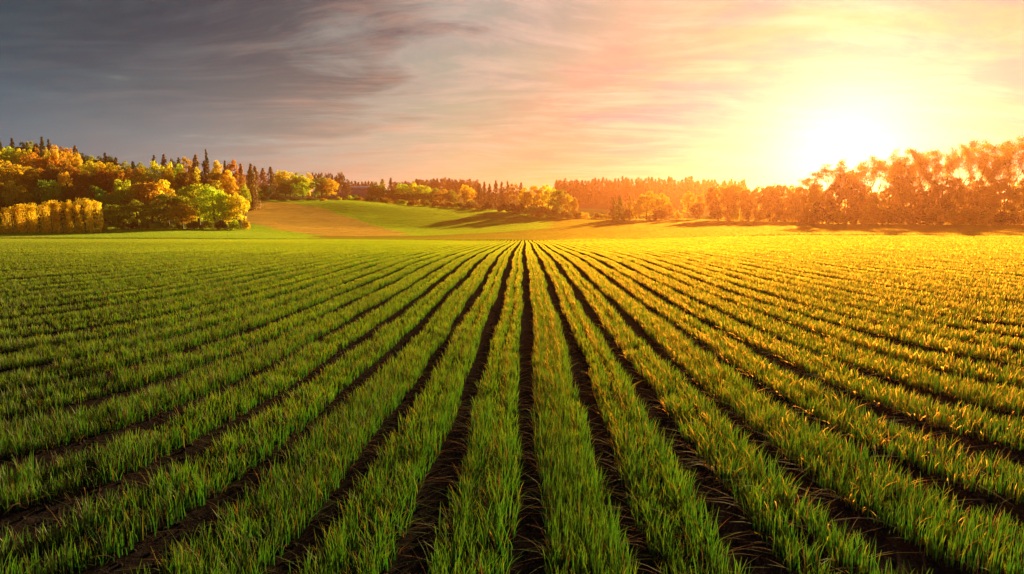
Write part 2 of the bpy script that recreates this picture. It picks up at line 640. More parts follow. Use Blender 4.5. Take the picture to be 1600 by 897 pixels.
# ---- C: wooded hillside
hill = [
    # crest line, far
    (-6, 455, 231, 16, 'pine', 'dark green'), (11, 455, 219, 15, 'conifer', 'dark green'), (22, 452, 227, 22, 'round', 'dark green'), (31, 456, 217, 13, 'conifer', 'dark green'),
    (45, 452, 222, 26, 'round', 'dark green'), (57, 455, 219, 16, 'oval', 'olive'), (67, 452, 224, 20, 'round', 'dark green'), (77, 455, 215, 14, 'conifer', 'dark green'),
    (87, 452, 219, 13, 'conifer', 'brownish dark'), (97, 450, 224, 20, 'oval', 'orange-brown'), (108, 448, 227, 18, 'oval', 'brown'), (117, 446, 230, 16, 'oval', 'orange-brown'),
    (127, 445, 229, 17, 'fir', 'brown'), (138, 446, 237, 18, 'conifer', 'dark green'), (150, 446, 242, 22, 'round', 'olive'), (162, 446, 241, 15, 'conifer', 'dark green'),
    (172, 444, 240, 14, 'conifer', 'brownish dark'), (180, 444, 241, 14, 'conifer', 'dark green'), (188, 442, 247, 18, 'fir', 'brownish dark'), (202, 440, 252, 18, 'round', 'olive'),
    (214, 438, 253, 16, 'conifer', 'dark green'), (228, 436, 252, 22, 'round', 'olive'), (247, 432, 244, 14, 'conifer', 'dark green'), (262, 430, 243, 18, 'fir', 'brownish dark'),
    (274, 430, 248, 20, 'round', 'dark green'), (285, 428, 248, 18, 'fir', 'dark green'), (296, 424, 242, 26, 'oval', 'orange-brown'), (311, 422, 244, 24, 'fir', 'brown'),
    (328, 420, 236, 13, 'conifer', 'dark green'), (343, 418, 251, 26, 'round', 'golden'), (356, 416, 253, 14, 'conifer', 'dark green'), (366, 414, 246, 28, 'oval', 'rust-red'),
    (380, 410, 258, 22, 'fir', 'rust-red'), (396, 404, 258, 22, 'fir', 'brown'),
    # upper slope
    (2, 415, 230, 24, 'oval', 'yellow-green'), (14, 412, 229, 22, 'oval', 'yellow'), (27, 408, 230, 26, 'round', 'yellow-green'), (40, 408, 231, 24, 'oval', 'yellow'), (52, 404, 232, 22, 'oval', 'yellow'),
    (66, 415, 228, 12, 'oval', 'orange'), (82, 412, 229, 14, 'oval', 'golden'), (96, 410, 232, 14, 'oval', 'golden'), (107, 408, 234, 14, 'oval', 'golden'), (118, 404, 235, 16, 'oval', 'golden'),
    (128, 400, 238, 18, 'oval', 'golden'), (66, 375, 238, 44, 'round', 'orange'), (92, 376, 241, 34, 'round', 'orange'), (110, 372, 250, 26, 'round', 'orange-brown'),
    (2, 370, 244, 22, 'round', 'rust-red'), (143, 390, 250, 34, 'round', 'yellow'), (163, 388, 252, 28, 'round', 'golden'), (178, 386, 254, 26, 'round', 'golden'), (152, 372, 257, 30, 'round', 'yellow'),
    (193, 384, 258, 26, 'round', 'golden'), (206, 372, 262, 26, 'round', 'orange'), (222, 376, 262, 30, 'round', 'orange-brown'),
    # middle slope
    (28, 300, 251, 78, 'broad', 'golden'), (52, 310, 258, 40, 'broad', 'golden'), (4, 322, 258, 36, 'round', 'golden'), (67, 318, 262, 30, 'round', 'orange'), (88, 325, 256, 36, 'round', 'brown'), (98, 318, 268, 24, 'round', 'brownish dark'),
    (116, 338, 258, 34, 'round', 'rust-red'), (107, 296, 266, 26, 'oval', 'golden'), (128, 315, 275, 30, 'round', 'rust-red'), (140, 330, 266, 30, 'round', 'brown'),
    (170, 340, 263, 36, 'broad', 'rust-red'), (190, 335, 268, 30, 'round', 'rust-red'), (208, 330, 272, 34, 'round', 'orange'), (226, 326, 270, 42, 'broad', 'golden'), (243, 320, 276, 34, 'round', 'orange'),
    (252, 350, 250, 40, 'oval', 'yellow'), (266, 345, 262, 24, 'oval', 'golden'), (272, 366, 253, 22, 'round', 'yellow'), (286, 360, 256, 20, 'round', 'yellow-green'), (290, 340, 264, 24, 'round', 'brown'),
    (310, 352, 260, 22, 'round', 'yellow'), (302, 330, 273, 26, 'round', 'orange'), (325, 345, 254, 30, 'fir', 'brownish dark'), (344, 340, 265, 38, 'broad', 'orange-brown'), (360, 342, 266, 30, 'round', 'golden'),
    (376, 340, 270, 24, 'oval', 'rust-red'), (340, 310, 283, 30, 'round', 'yellow'), (366, 318, 282, 24, 'round', 'golden'), (384, 330, 286, 20, 'round', 'yellow-green'),
    # foot of the hill
    (8, 262, 286, 34, 'round', 'orange-brown'), (24, 256, 284, 32, 'round', 'golden'), (44, 258, 292, 26, 'round', 'golden'), (62, 268, 290, 20, 'oval', 'green'), (76, 262, 280, 36, 'oval', 'green'), (88, 256, 283, 34, 'round', 'yellow-green'),
    (104, 262, 290, 28, 'round', 'olive'), (120, 266, 286, 30, 'round', 'brown'), (134, 258, 294, 28, 'round', 'rust-red'), (150, 262, 287, 30, 'oval', 'green'), (160, 250, 296, 24, 'round', 'green'),
    (5, 246, 312, 26, 'bush', 'dark green'), (30, 246, 311, 30, 'bush', 'dark green'), (52, 247, 310, 28, 'bush', 'dark green'), (74, 247, 310, 28, 'bush', 'dark green'), (98, 247, 309, 30, 'bush', 'dark green'), (122, 246, 309, 30, 'bush', 'dark green'), (146, 244, 309, 30, 'bush', 'dark green'),
]
for k, (px, Y, top, w, f, c) in enumerate(hill):
    if f == 'conifer' and px > 130 and k % 2 and px != 328:
        f, w, top = 'round', w * 1.6, top + 3
    plant(px, Y, top, w, f, c, 'hill')

# ---- D: wood behind the stubble field
mid = [(392, 372, 268, 22, 'fir', 'rust-red'), (402, 366, 261, 20, 'fir', 'brown'), (414, 360, 264, 20, 'fir', 'rust-red'), (426, 356, 262, 20, 'fir', 'brown'), (436, 352, 268, 22, 'oval', 'orange-brown'),
       (448, 348, 265, 38, 'broad', 'yellow'), (462, 352, 274, 30, 'round', 'yellow-green'), (476, 350, 274, 26, 'round', 'yellow-green'), (455, 338, 284, 34, 'broad', 'green'), (436, 340, 290, 26, 'broad', 'green'),
       (420, 336, 288, 24, 'broad', 'dark green'), (404, 338, 292, 26, 'broad', 'green'), (388, 334, 296, 22, 'bush', 'green'), (474, 334, 284, 26, 'broad', 'yellow-green'),
       (504, 330, 276, 26, 'oval', 'olive'), (494, 336, 278, 24, 'oval', 'green'), (519, 327, 277, 26, 'oval', 'golden'), (512, 333, 281, 26, 'oval', 'orange-brown'),
       (505, 322, 309, 14, 'bush', 'golden'), (486, 324, 308, 20, 'bush', 'dark green'), (462, 325, 307, 20, 'bush', 'dark green'), (440, 325, 307, 20, 'bush', 'dark green'), (416, 324, 307, 20, 'bush', 'dark green'), (530, 325, 306, 12, 'bush', 'yellow'),
       (470, 420, 268, 26, 'round', 'olive'), (484, 440, 270, 22, 'round', 'golden')]
for px, Y, top, w, f, c in mid:
    plant(px, Y, top, w, f, c, 'stubble wood')
pines = [(492, 268.5, 9), (498, 269, 8), (503, 268.5, 10), (513, 269.5, 10), (521, 269, 9), (533, 268, 13), (537, 270, 14), (527, 276, 14), (508, 277, 14), (543, 279, 14)]
for i, (px, top, w) in enumerate(pines):
    plant(px, 520 + 4 * (i % 3), top, w, 'pine' if i < 7 else 'round', 'brownish dark', 'skyline pines')

# ---- E: tree line along the far meadow
belt = [(584, 342, 290, 24, 'broad', 'green'), (591, 346, 284, 30, 'broad', 'olive'), (599, 352, 281, 20, 'conifer', 'golden'), (605, 345, 296, 34, 'broad', 'olive'), (612, 350, 279, 15, 'fir', 'brown'), (622, 352, 290, 26, 'round', 'orange-brown'),
        (634, 348, 286, 36, 'broad', 'yellow-green'), (650, 350, 285, 34, 'broad', 'yellow'), (664, 346, 289, 32, 'broad', 'yellow-green'), (624, 336, 302, 34, 'broad', 'brown'), (645, 336, 300, 34, 'broad', 'olive'), (668, 334, 301, 34, 'broad', 'olive'),
        (681, 344, 294, 26, 'round', 'olive'), (692, 338, 296, 28, 'round', 'orange-brown'), (704, 336, 296, 24, 'round', 'olive'), (714, 342, 292, 16, 'conifer', 'orange-brown'), (726, 334, 287, 20, 'oval', 'golden'), (737, 338, 292, 20, 'oval', 'golden'),
        (748, 334, 290, 18, 'fir', 'brown'), (757, 338, 285, 13, 'conifer', 'brownish dark'), (765, 332, 288, 15, 'fir', 'brown'), (775, 336, 283, 13, 'conifer', 'brownish dark'), (784, 330, 285, 15, 'fir', 'brown'), (793, 332, 284, 14, 'conifer', 'brown'),
        (803, 326, 286, 20, 'oval', 'orange-brown'), (814, 328, 286, 14, 'conifer', 'brown'), (820, 318, 292, 26, 'round', 'golden'), (834, 320, 290, 28, 'round', 'golden'), (848, 322, 287, 24, 'oval', 'golden'), (857, 312, 290, 26, 'round', 'yellow'),
        (870, 304, 294, 32, 'broad', 'olive'), (886, 300, 302, 22, 'round', 'golden'), (897, 298, 308, 16, 'round', 'orange-brown'), (560, 338, 305, 16, 'bush', 'orange-brown'), (548, 336, 303, 16, 'bush', 'yellow-green'), (556, 345, 303, 14, 'bush', 'green'),
        (812, 300, 315, 28, 'bush', 'brown'), (832, 292, 317, 30, 'bush', 'olive'), (850, 286, 319, 32, 'bush', 'orange-brown'), (868, 280, 322, 34, 'bush', 'olive'), (884, 274, 325, 28, 'bush', 'orange-brown'), (899, 280, 323, 22, 'bush', 'brown'), (912, 285, 329, 22, 'bush', 'golden'), (932, 280, 331, 26, 'bush', 'orange-brown'), (946, 276, 333, 20, 'bush', 'golden'),
        (700, 326, 312, 26, 'bush', 'brown'), (728, 322, 313, 26, 'bush', 'brownish dark'), (760, 316, 313, 28, 'bush', 'brownish dark'), (786, 308, 314, 26, 'bush', 'brownish dark'),
        (626, 330, 309, 24, 'bush', 'olive'), (646, 328, 310, 26, 'bush', 'brown'), (664, 327, 311, 24, 'bush', 'olive'), (683, 327, 311, 24, 'bush', 'brown'), (714, 324, 312, 22, 'bush', 'olive'), (744, 318, 313, 22, 'bush', 'brown'), (800, 304, 316, 22, 'bush', 'brownish dark'),
        (580, 336, 303, 24, 'bush', 'dark green'), (602, 334, 305, 26, 'bush', 'brown')]
for px, Y, top, w, f, c in belt:
    plant(px, Y, top, w, f, c, 'meadow belt')

# ---- F: dark conifers on the far ridges
rr = random.Random(5)
for k in range(24):
    px = 618 + k * 5.6 + rr.uniform(-1, 1)
    top = 281 - 2.6 * math.exp(-((px - 700) / 28) ** 2) + rr.uniform(-1, 1.2) + (3 if px < 650 else 0)
    plant(px, 650 + rr.uniform(-15, 15), top, rr.uniform(14, 19), 'round' if k % 3 else 'fir', 'brownish dark', 'ridge west')
for k in range(9):
    plant(541 + k * 5.2, 700, 284 + rr.uniform(-.8, 1.0), 13, 'fir', 'brownish dark', 'ridge shed')
for k in range(58):
    px = 868 + k * 5.15 + rr.uniform(-1.5, 1.5)
    s = (px - 868) / 290
    top = 283 - 3.5 * math.sin(min(1, s * 1.25) * PI * .8) + 2.5 * max(0, s - .72) / .28 + rr.uniform(-3.6, 2.6)
    plant(px, 500 + (k % 3) * 9 + rr.uniform(-3, 3), top, rr.uniform(13, 22), rr.choice(('conifer', 'fir', 'fir', 'oval', 'round')), 'brownish dark', 'ridge east')

# ---- G: trees between ridge and right field
east = [(958, 262, 311, 16, 'conifer', 'brown'), (967, 258, 306, 20, 'fir', 'olive'), (984, 262, 307, 14, 'conifer', 'golden'), (979, 256, 322, 20, 'bush', 'brown'), (994, 258, 318, 22, 'round', 'golden'), (1010, 262, 298, 40, 'broad', 'golden'),
        (1034, 260, 302, 30, 'round', 'golden'), (1026, 246, 325, 44, 'bush', 'brown'), (1046, 254, 318, 20, 'round', 'orange-brown'), (1060, 262, 326, 16, 'bush', 'golden'), (1075, 258, 297, 24, 'oval', 'golden'), (1093, 254, 303, 22, 'oval', 'orange-brown'), (1090, 248, 318, 26, 'broad', 'brown')]
for px, Y, top, w, f, c in east:
    plant(px, Y, top, w, f, c, 'east cluster')
for k in range(15):
    px = 1112 + k * 11.5 + rr.uniform(-2, 2)
    top = 288 - 3 * math.sin(k * .9) + rr.uniform(-2, 3) - (2 if k > 9 else 0)
    plant(px, 232 - k * 4.5 + rr.uniform(-3, 3), top, rr.uniform(24, 34), ['broad', 'oval', 'broad'][k % 3], ['orange-brown', 'brown', 'brown'][rr.randrange(3)], 'east wall')

for k in range(10):
    plant(1122 + k * 16 + rr.uniform(-4, 4), 226 - k * 6.0, 322 + rr.uniform(-5, 4), rr.uniform(24, 32), 'bush', ['brown', 'orange-brown', 'golden'][k % 3], 'east wall')

# ---- H: tall open wood on the right, in front of the sun
tall = [(1278, 263), (1296, 256), (1312, 252), (1330, 245), (1346, 243), (1362, 250), (1376, 246), (1396, 232), (1410, 229), (1424, 231), (1442, 236), (1458, 233), (1474, 231), (1490, 226), (1506, 223), (1522, 217), (1540, 224), (1556, 222), (1572, 218), (1586, 214), (1600, 210)]
for k, (px, top) in enumerate(tall):
    plant(px, 150 + (k % 4) * 4.0, top, rr.uniform(54, 72), 'airy', 'brown' if k % 3 else 'brownish dark', 'sun wood')
for k in range(21):
    px = 1272 + k * 16.6 + rr.uniform(-3, 3)
    top = 290 - (8 if k > 6 else 0) + rr.uniform(-12, 8)
    plant(px, 144 + (k % 3) * 2.5, top, rr.uniform(30, 40), ['oval', 'broad', 'broad'][k % 3], ['brown', 'brownish dark', 'orange-brown'][rr.randrange(3)], 'sun wood')
for k in range(16):
    px = 1262 + k * 22 + rr.uniform(-4, 4)
    plant(px, 140.5 + (k % 2), 320 + rr.uniform(-5, 6), rr.uniform(34, 44), 'bush', ['brown', 'brownish dark', 'orange-brown'][rr.randrange(3)], 'sun wood')

ZONES = {
    'hedge': ('in the trimmed row beside the meadow', 'trimmed trees in a row at the meadow edge'),
    'clump': ('in the clump below the wooded hill', 'trees and bushes of the clump below the hill'),
    'hill': ('on the wooded autumn hillside', 'trees of the autumn hillside'),
    'stubble wood': ('in the wood above the stubble field', 'trees above the stubble field'),
    'skyline pines': ('on the skyline left of the grey shed', 'dark pines on the skyline'),
    'meadow belt': ('in the tree belt topping the green meadow', 'trees of the belt along the far meadow'),
    'east cluster': ('in the small cluster before the dark ridge', 'trees of the cluster before the ridge'),
    'east wall': ('in the hazy trees beside the sun', 'hazy trees left of the sun'),
    'sun wood': ('in the wood under the sun', 'trees of the tall wood under the sun'),
}
SHARED = {
    'ridge west': ('small dark tree in the solid wood on the far ridge behind the belt', 'dark trees of the western ridge'),
    'ridge shed': ('tiny dark conifer in the far row behind the grey shed roof', 'conifers behind the shed'),
    'ridge east': ('small dark tree in the dense brown ridge wood behind the sunlit cluster', 'trees of the dark eastern ridge'),
}
ORD = ['first', 'second', 'third', 'fourth', 'fifth', 'sixth', 'seventh', 'eighth', 'ninth', 'tenth', 'eleventh', 'twelfth', 'thirteenth', 'fourteenth', 'fifteenth', 'sixteenth', 'seventeenth', 'eighteenth', 'nineteenth', 'twentieth', 'twenty-first', 'twenty-second', 'twenty-third', 'twenty-fourth']

fam = {}
for p in PLACED:
    fam.setdefault((p['zone'], p['col'], p['form']), []).append(p)
for (zone, colr, form), ps in fam.items():
    ps.sort(key=lambda p: p['px'])
    word = FORM[form][1]
    for i, p in enumerate(ps):
        if zone in SHARED:
            p['label'], p['group'] = SHARED[zone]
            continue
        where, p['group'] = ZONES[zone]
        if len(ps) == 1:
            p['label'] = f'{colr} {word} {where}'
        elif len(ps) == 2:
            big = max(ps, key=lambda q: q['h'])
            p['label'] = f"{'taller' if p is big else 'shorter'} of two {colr} {word}s {where}"
        else:
            p['label'] = f'{ORD[i]} {colr} {word} from left {where}'

jr = random.Random(3)
count = {}
for p in PLACED:
    form = p['form']
    name = FORM[form][0]
    cat = 'bush' if form == 'bush' else 'tree'
    c = COLS[p['col']]
    v = jr.uniform(.82, 1.18)
    colr = (c[0] * v * jr.uniform(.92, 1.08), c[1] * v * jr.uniform(.92, 1.08), c[2] * v, 1)
    rot = jr.uniform(0, 2 * PI)
    k = count.get(form, 0)
    count[form] = k + 1
    if form == 'bush':
        o = link(name, BUSH[k % len(BUSH)])
        o.location = (p['x'], p['Y'], p['z'])
        o.scale = (p['w'], p['w'], p['h'])
        o.rotation_euler = (0, 0, rot)
        o.color = colr
        tag(o, p['label'], cat, p['group'])
        continue
    root = link(name, None)
    root.location = (p['x'], p['Y'], p['z'])
    root.empty_display_size = 0.5
    tag(root, p['label'], cat, p['group'])
    cm, tm = PROTO[form][k % len(PROTO[form])]
    if form == 'clipped':
        rot = jr.choice((0, 1, 2, 3)) * PI / 2 + jr.uniform(-.15, .15) + 0.3
    s = p['w'] * (1.9 if form == 'conifer' else 1.5 if form == 'fir' else 1.0)
    cr = link('crown', cm, root)
    cr.scale = (s, s, p['h'])
    cr.rotation_euler = (0, 0, rot)
    cr.color = colr
    tr = link('trunk', tm, root)
    tw = min(s, p['h'] * .8)
    tr.scale = (s, s, p['h']) if form in ('airy', 'round', 'broad', 'oval', 'pine') else (tw, tw, p['h'])
    tr.rotation_euler = (0, 0, rot)

# ------------------------------------------------------------------ the grey shed far behind
M_SHEDWALL = simple_material('shed_cladding', (0.05, 0.11, 0.16), (0.07, 0.13, 0.19), 0.4, 0.6)
M_SHEDROOF = simple_material('pale_roof_sheet', (0.80, 0.78, 0.74), (0.86, 0.84, 0.80), 0.5, 0.35)
M_DOOR = simple_material('shed_door_sheet', (0.06, 0.07, 0.075), (0.08, 0.09, 0.095), 0.8, 0.6)


def box(x0, x1, y0, y1, z0, z1):
    v = np.array([(x, y, z) for z in (z0, z1) for y in (y0, y1) for x in (x0, x1)], float)
    f = np.array([(0, 2, 3, 1), (4, 5, 7, 6), (0, 1, 5, 4), (2, 6, 7, 3), (0, 4, 6, 2), (1, 3, 7, 5)])
    return v, f


def boxes_mesh(name, bs, mat):
    V, Q, off = [], [], 0
    for b in bs:
        v, f = box(*b)
        V.append(v)
        Q.append(f + off)
        off += 8
    Q = np.concatenate(Q)
    return mesh_from(name, np.concatenate(V), Q.ravel(), np.full(len(Q), 4), [mat])


SY = 560.0
sx0, sx1 = side(520) * SY, side(600) * SY
sz = gz((sx0 + sx1) / 2, SY) - .5
roof_z = H + ray(560, 291.6)[1] * SY
shed = link('shed', None)
shed.location = ((sx0 + sx1) / 2, SY, sz)
tag(shed, 'long low grey shed with a pale metal roof in the gap between woods', 'shed')
L2, hh = (sx1 - sx0) / 2, roof_z - sz
link('wall', boxes_mesh('wall', [(-L2, L2, 0, 16, 0, hh)], M_SHEDWALL), shed)
vr = np.array([(-L2 - .6, -.9, hh + .02), (L2 + .6, -.9, hh + .02), (L2 + .6, 8, hh + .75), (-L2 - .6, 8, hh + .75), (L2 + .6, 16.9, hh + .02), (-L2 - .6, 16.9, hh + .02),
               (-L2 - .6, -.9, hh - 1.5), (L2 + .6, -.9, hh - 1.5), (L2 + .6, 16.9, hh - 1.5), (-L2 - .6, 16.9, hh - 1.5)])
fr = [(0, 1, 2, 3), (3, 2, 4, 5), (6, 7, 1, 0), (5, 4, 8, 9), (9, 8, 7, 6)]
link('roof', mesh_from('roof', vr, np.array(fr).ravel(), np.full(5, 4), [M_SHEDROOF]), shed)
for dx in (-12, 2, 14):
    link('door', boxes_mesh('door', [(dx - 2, dx + 2, -.12, -.01, 0, 4.2)], M_DOOR), shed)

# ------------------------------------------------------------------ ground sheet
ang = np.concatenate([np.linspace(-PI, -1.0, 60, endpoint=False), np.linspace(-1.0, 1.0, 420, endpoint=False), np.linspace(1.0, PI, 60, endpoint=False)])
rad = np.concatenate([np.linspace(.6, 12, 40, endpoint=False), np.exp(np.linspace(math.log(12), math.log(700), 230, endpoint=False)), np.exp(np.linspace(math.log(700), math.log(2900), 24))])
A, R_ = np.meshgrid(ang, rad, indexing='ij')
gx, gy = np.sin(A) * R_, np.cos(A) * R_
gzv = ground(gx, gy)
V = np.stack([gx, gy, gzv], -1)
na, nr = V.shape[:2]
ia = np.arange(na)
ja = np.arange(nr - 1)
I, J = np.meshgrid(ia, ja, indexing='ij')
I2 = (I + 1) % na
Q = np.stack([I * nr + J, I * nr + J + 1, I2 * nr + J + 1, I2 * nr + J], -1).reshape(-1, 4)
Vf = V.reshape(-1, 3)
cen = len(Vf)
Vf = np.concatenate([Vf, [[0, 0, 0]]])
T3 = np.stack([np.full(na, cen), ia * nr, ((ia + 1) % na) * nr], -1)
flat = np.concatenate([Q.ravel(), T3.ravel()])
me = mesh_from('ground', Vf, flat, np.concatenate([np.full(len(Q), 4), np.full(na, 3)]), [M_GROUND], smooth=True)
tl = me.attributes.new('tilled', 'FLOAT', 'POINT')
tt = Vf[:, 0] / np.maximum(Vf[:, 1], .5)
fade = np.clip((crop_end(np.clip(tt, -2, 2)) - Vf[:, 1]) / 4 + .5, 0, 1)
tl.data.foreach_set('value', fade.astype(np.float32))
go = link('ground', me)
tag(go, 'rolling farmland of dark soil and grass', None, None, 'structure')


# ------------------------------------------------------------------ stuff scattered through one object each
def blades(n, L, W, h0, h1, width, seed, dry=0.05, lean=0.5, segs=3, mats=None, fallen=0, tip_light=1.0):
    """strip (length L along y, width W along x) of bent blades; one mesh"""
    rng = np.random.default_rng(seed)
    x = rng.normal(size=n) * W * .33
    x = np.clip(x, -W * .6, W * .6)
    y = (rng.random(n) - .5) * L
    # plants stand in small tufts along the drill line
    y = np.round(y / .045) * .045 + rng.normal(size=n) * .012 if L < 3 else y
    tuft = np.round(y / .09).astype(int) + 4000
    vig = rng.uniform(.72, 1.18, 8001)
    vig[rng.random(8001) < .07] = .45
    hgt = (h0 + (h1 - h0) * rng.beta(1.6, 1.4, n)) * (1 - .25 * np.abs(x) / W) * vig[tuft]
    th = rng.random(n) * 2 * PI
    ln = np.abs(rng.normal(size=n)) * lean * .45 + .06
    th = np.where(rng.random(n) < .5, np.where(x > 0, 0, PI) + rng.normal(size=n) * .8, th)
    if fallen:
        k = rng.choice(n, int(n * fallen), replace=False)
        ln[k] = rng.uniform(.9, 1.7, len(k))
        th[k] = np.where(x[k] > 0, 0, PI) + rng.normal(size=len(k)) * .7
        x[k] = np.sign(x[k]) * W * rng.uniform(.25, .6, len(k))
    fth = th + PI / 2 + rng.normal(size=n) * .5
    wx, wy = np.cos(fth) * width / 2, np.sin(fth) * width / 2
    V, ss = [], np.linspace(0, 1, segs + 1)
    for s in ss:
        bend = ln * s ** 2.0
        px = x + np.cos(th) * hgt * bend
        py = y + np.sin(th) * hgt * bend
        pz = hgt * s * (1 - .32 * np.minimum(ln, 1.6) * s)
        w = np.sqrt(max(1 - s, 0)) if s < 1 else 0
        w = max(w * (0.75 + .5 * s * (1 - s) * 2), .06)
        V.append(np.stack([np.stack([px - wx * w, py - wy * w, pz], 1), np.stack([px + wx * w, py + wy * w, pz], 1)], 1))
    V = np.stack(V, 1)                         # n, segs+1, 2, 3
    base = (np.arange(n) * (segs + 1) * 2)[:, None, None]
    q = np.array([[2 * s, 2 * s + 1, 2 * s + 3, 2 * s + 2] for s in range(segs)])[None]
    Fq = (base + q).reshape(-1, 4)
    mi = np.repeat((rng.random(n) < dry).astype(int), segs)
    if fallen:
        isf = np.zeros(n, bool)
        isf[k] = rng.random(len(k)) < .55
        mi = np.maximum(mi, np.repeat(isf.astype(int), segs))
    me = mesh_from('blades', V.reshape(-1, 3), Fq.ravel(), np.full(len(Fq), 4), mats, mi)
    at = me.attributes.new('along', 'FLOAT', 'POINT')
    at.data.foreach_set('value', np.tile(np.repeat(ss * tip_light, 2), n).astype(np.float32))
    return me


def proto_collection(name, meshes):
    c = bpy.data.collections.new(name)
    for i, m in enumerate(meshes):
        c.objects.link(bpy.data.objects.new(f'{name}_{chr(97 + i // 26)}{chr(97 + i % 26)}', m))
    return c


def scatter(name, coll, pts, rot, scl, var, label, cat):
    me = bpy.data.meshes.new(name)
    n = len(pts)
    me.vertices.add(n)
    me.vertices.foreach_set('co', np.asarray(pts, np.float32).ravel())
    for nm, typ, arr, key in (('turn', 'FLOAT_VECTOR', rot, 'vector'), ('size', 'FLOAT_VECTOR', scl, 'vector'), ('variant', 'INT', var, 'value')):
        at = me.attributes.new(nm, typ, 'POINT')
        at.data.foreach_set(key, np.asarray(arr, np.int32 if typ == 'INT' else np.float32).ravel())
    me.update()
    o = link(name, me)
    ng = bpy.data.node_groups.new(name, 'GeometryNodeTree')
    ng.interface.new_socket('Geometry', in_out='INPUT', socket_type='NodeSocketGeometry')
    ng.interface.new_socket('Geometry', in_out='OUTPUT', socket_type='NodeSocketGeometry')
    N = ng.nodes
    gi, goo = N.new('NodeGroupInput'), N.new('NodeGroupOutput')
    ci = N.new('GeometryNodeCollectionInfo')
    ci.inputs['Collection'].default_value = coll
    ci.inputs['Separate Children'].default_value = True
    ci.inputs['Reset Children'].default_value = True
    ip = N.new('GeometryNodeInstanceOnPoints')
    ip.inputs['Pick Instance'].default_value = True

    def attr(nm, dt):
        a = N.new('GeometryNodeInputNamedAttribute')
        a.data_type = dt
        a.inputs['Name'].default_value = nm
        return next(s for s in a.outputs if s.enabled and s.name == 'Attribute')
    ng.links.new(gi.outputs[0], ip.inputs['Points'])
    ng.links.new(ci.outputs[0], ip.inputs['Instance'])
    ng.links.new(attr('variant', 'INT'), ip.inputs['Instance Index'])
    ng.links.new(attr('turn', 'FLOAT_VECTOR'), ip.inputs['Rotation'])
    ng.links.new(attr('size', 'FLOAT_VECTOR'), ip.inputs['Scale'])
    ng.links.new(ip.outputs[0], goo.inputs[0])
    md = o.modifiers.new('scatter', 'NODES')
    md.node_group = ng
    tag(o, label, cat, None, 'stuff')
    return o


CR = [M_CROP, M_DRY]
near = [blades(340, 1.0, .205, .13, .34, .009, 100 + s, .02, .42, 4, CR, fallen=.08, tip_light=.56) for s in range(7)]  # tips duller in the nearer sets: a shaded foreground painted into the colour
near2 = [blades(340, 1.0, .19, .12, .29, .0105, 110 + s, .02, .38, 4, CR, fallen=.05, tip_light=.68) for s in range(6)]
midl = [blades(380, 2.0, .16, .11, .24, .014, 120 + s, .02, .32, 3, CR, fallen=.02, tip_light=.80) for s in range(6)]
mid2 = [blades(380, 2.0, .15, .09, .19, .018, 130 + s, .02, .3, 3, CR, fallen=.01, tip_light=.94) for s in range(5)]
farl = [blades(420, 4.0, .12, .07, .13, .026, 140 + s, .02, .3, 2, CR, tip_light=1.1) for s in range(5)]
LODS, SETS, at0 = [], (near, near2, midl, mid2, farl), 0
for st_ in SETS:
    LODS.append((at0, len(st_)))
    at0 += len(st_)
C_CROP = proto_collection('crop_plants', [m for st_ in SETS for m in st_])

PITCH_M = 0.88
KA, KB = .0222, .7467          # the rows fan and bend: lateral offset X0 and bearing -> ground point


def row_point(X0, phi):
    r = np.abs(X0) / np.maximum(np.abs(np.sin(phi)), 1e-6)
    Yf = 1.339 * r * 1.0
    return (KA + KB * phi) * Yf, Yf


pts, rots, scls, vars_ = [], [], [], []
rg = np.random.default_rng(77)
for kbed in range(-170, 170):
    wide = rg.uniform(-.03, .03)
    three = kbed % 3 == 0
    subs = (-.205, 0.0, .205) if three else (-.15, .15)
    for sub in subs:
        X0 = PITCH_M * (kbed + .5) + sub + wide * .5
        sg = 1 if X0 > 0 else -1
        a = abs(X0)
        # bearing from far (small) to wide
        ph = np.exp(np.linspace(math.log(min(a / 170.0, .5)), math.log(1.38), 1500))
        x, y = row_point(a * sg, ph * sg)
        x = x + .032 * np.sin(y * .55 + kbed * 1.7) + .02 * np.sin(y * 1.7 + kbed * 2.9 + sub * 4) + .08 * np.sin(y * .09 + kbed * .15)
        t = x / np.maximum(y, .1)
        keep = (y < crop_end(np.clip(t, -2, 2)) + rg.uniform(-.6, .6)) & (y > 2.6) & (np.abs(t) < 1.12 + 4.0 / y)
        if keep.sum() < 5:
            continue
        x, y = x[keep], y[keep]
        d = np.hypot(np.diff(x), np.diff(y))
        if d.max() > 30:
            continue
        s = np.concatenate([[0], np.cumsum(d)])
        pos = rg.random() * 1.0
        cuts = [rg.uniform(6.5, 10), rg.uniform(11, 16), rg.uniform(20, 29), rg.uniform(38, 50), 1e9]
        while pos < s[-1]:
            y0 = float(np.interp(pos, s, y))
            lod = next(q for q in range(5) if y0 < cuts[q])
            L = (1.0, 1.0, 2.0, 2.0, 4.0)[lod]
            start = pos
            pos = start + L * .5
            xx = float(np.interp(pos, s, x))
            yy = float(np.interp(pos, s, y))
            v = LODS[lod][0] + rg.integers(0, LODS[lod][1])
            x2 = float(np.interp(pos + L * .5, s, x)) - float(np.interp(pos - L * .5, s, x))
            y2 = float(np.interp(pos + L * .5, s, y)) - float(np.interp(pos - L * .5, s, y))
            pts.append((xx, yy))
            flip = PI if rg.random() < .5 else 0
            rots.append((x2, y2, flip, L))
            hs = rg.uniform(.86, 1.14)
            scls.append((rg.uniform(.9, 1.15) * (1.05 if three else 1.26), 1.04, hs))
            vars_.append(v)
            pos = start + L
pts = np.array(pts)
rots = np.array(rots)
zc = ground(pts[:, 0], pts[:, 1])
hd = np.hypot(rots[:, 0], rots[:, 1]) + 1e-6
ux, uy = rots[:, 0] / hd, rots[:, 1] / hd
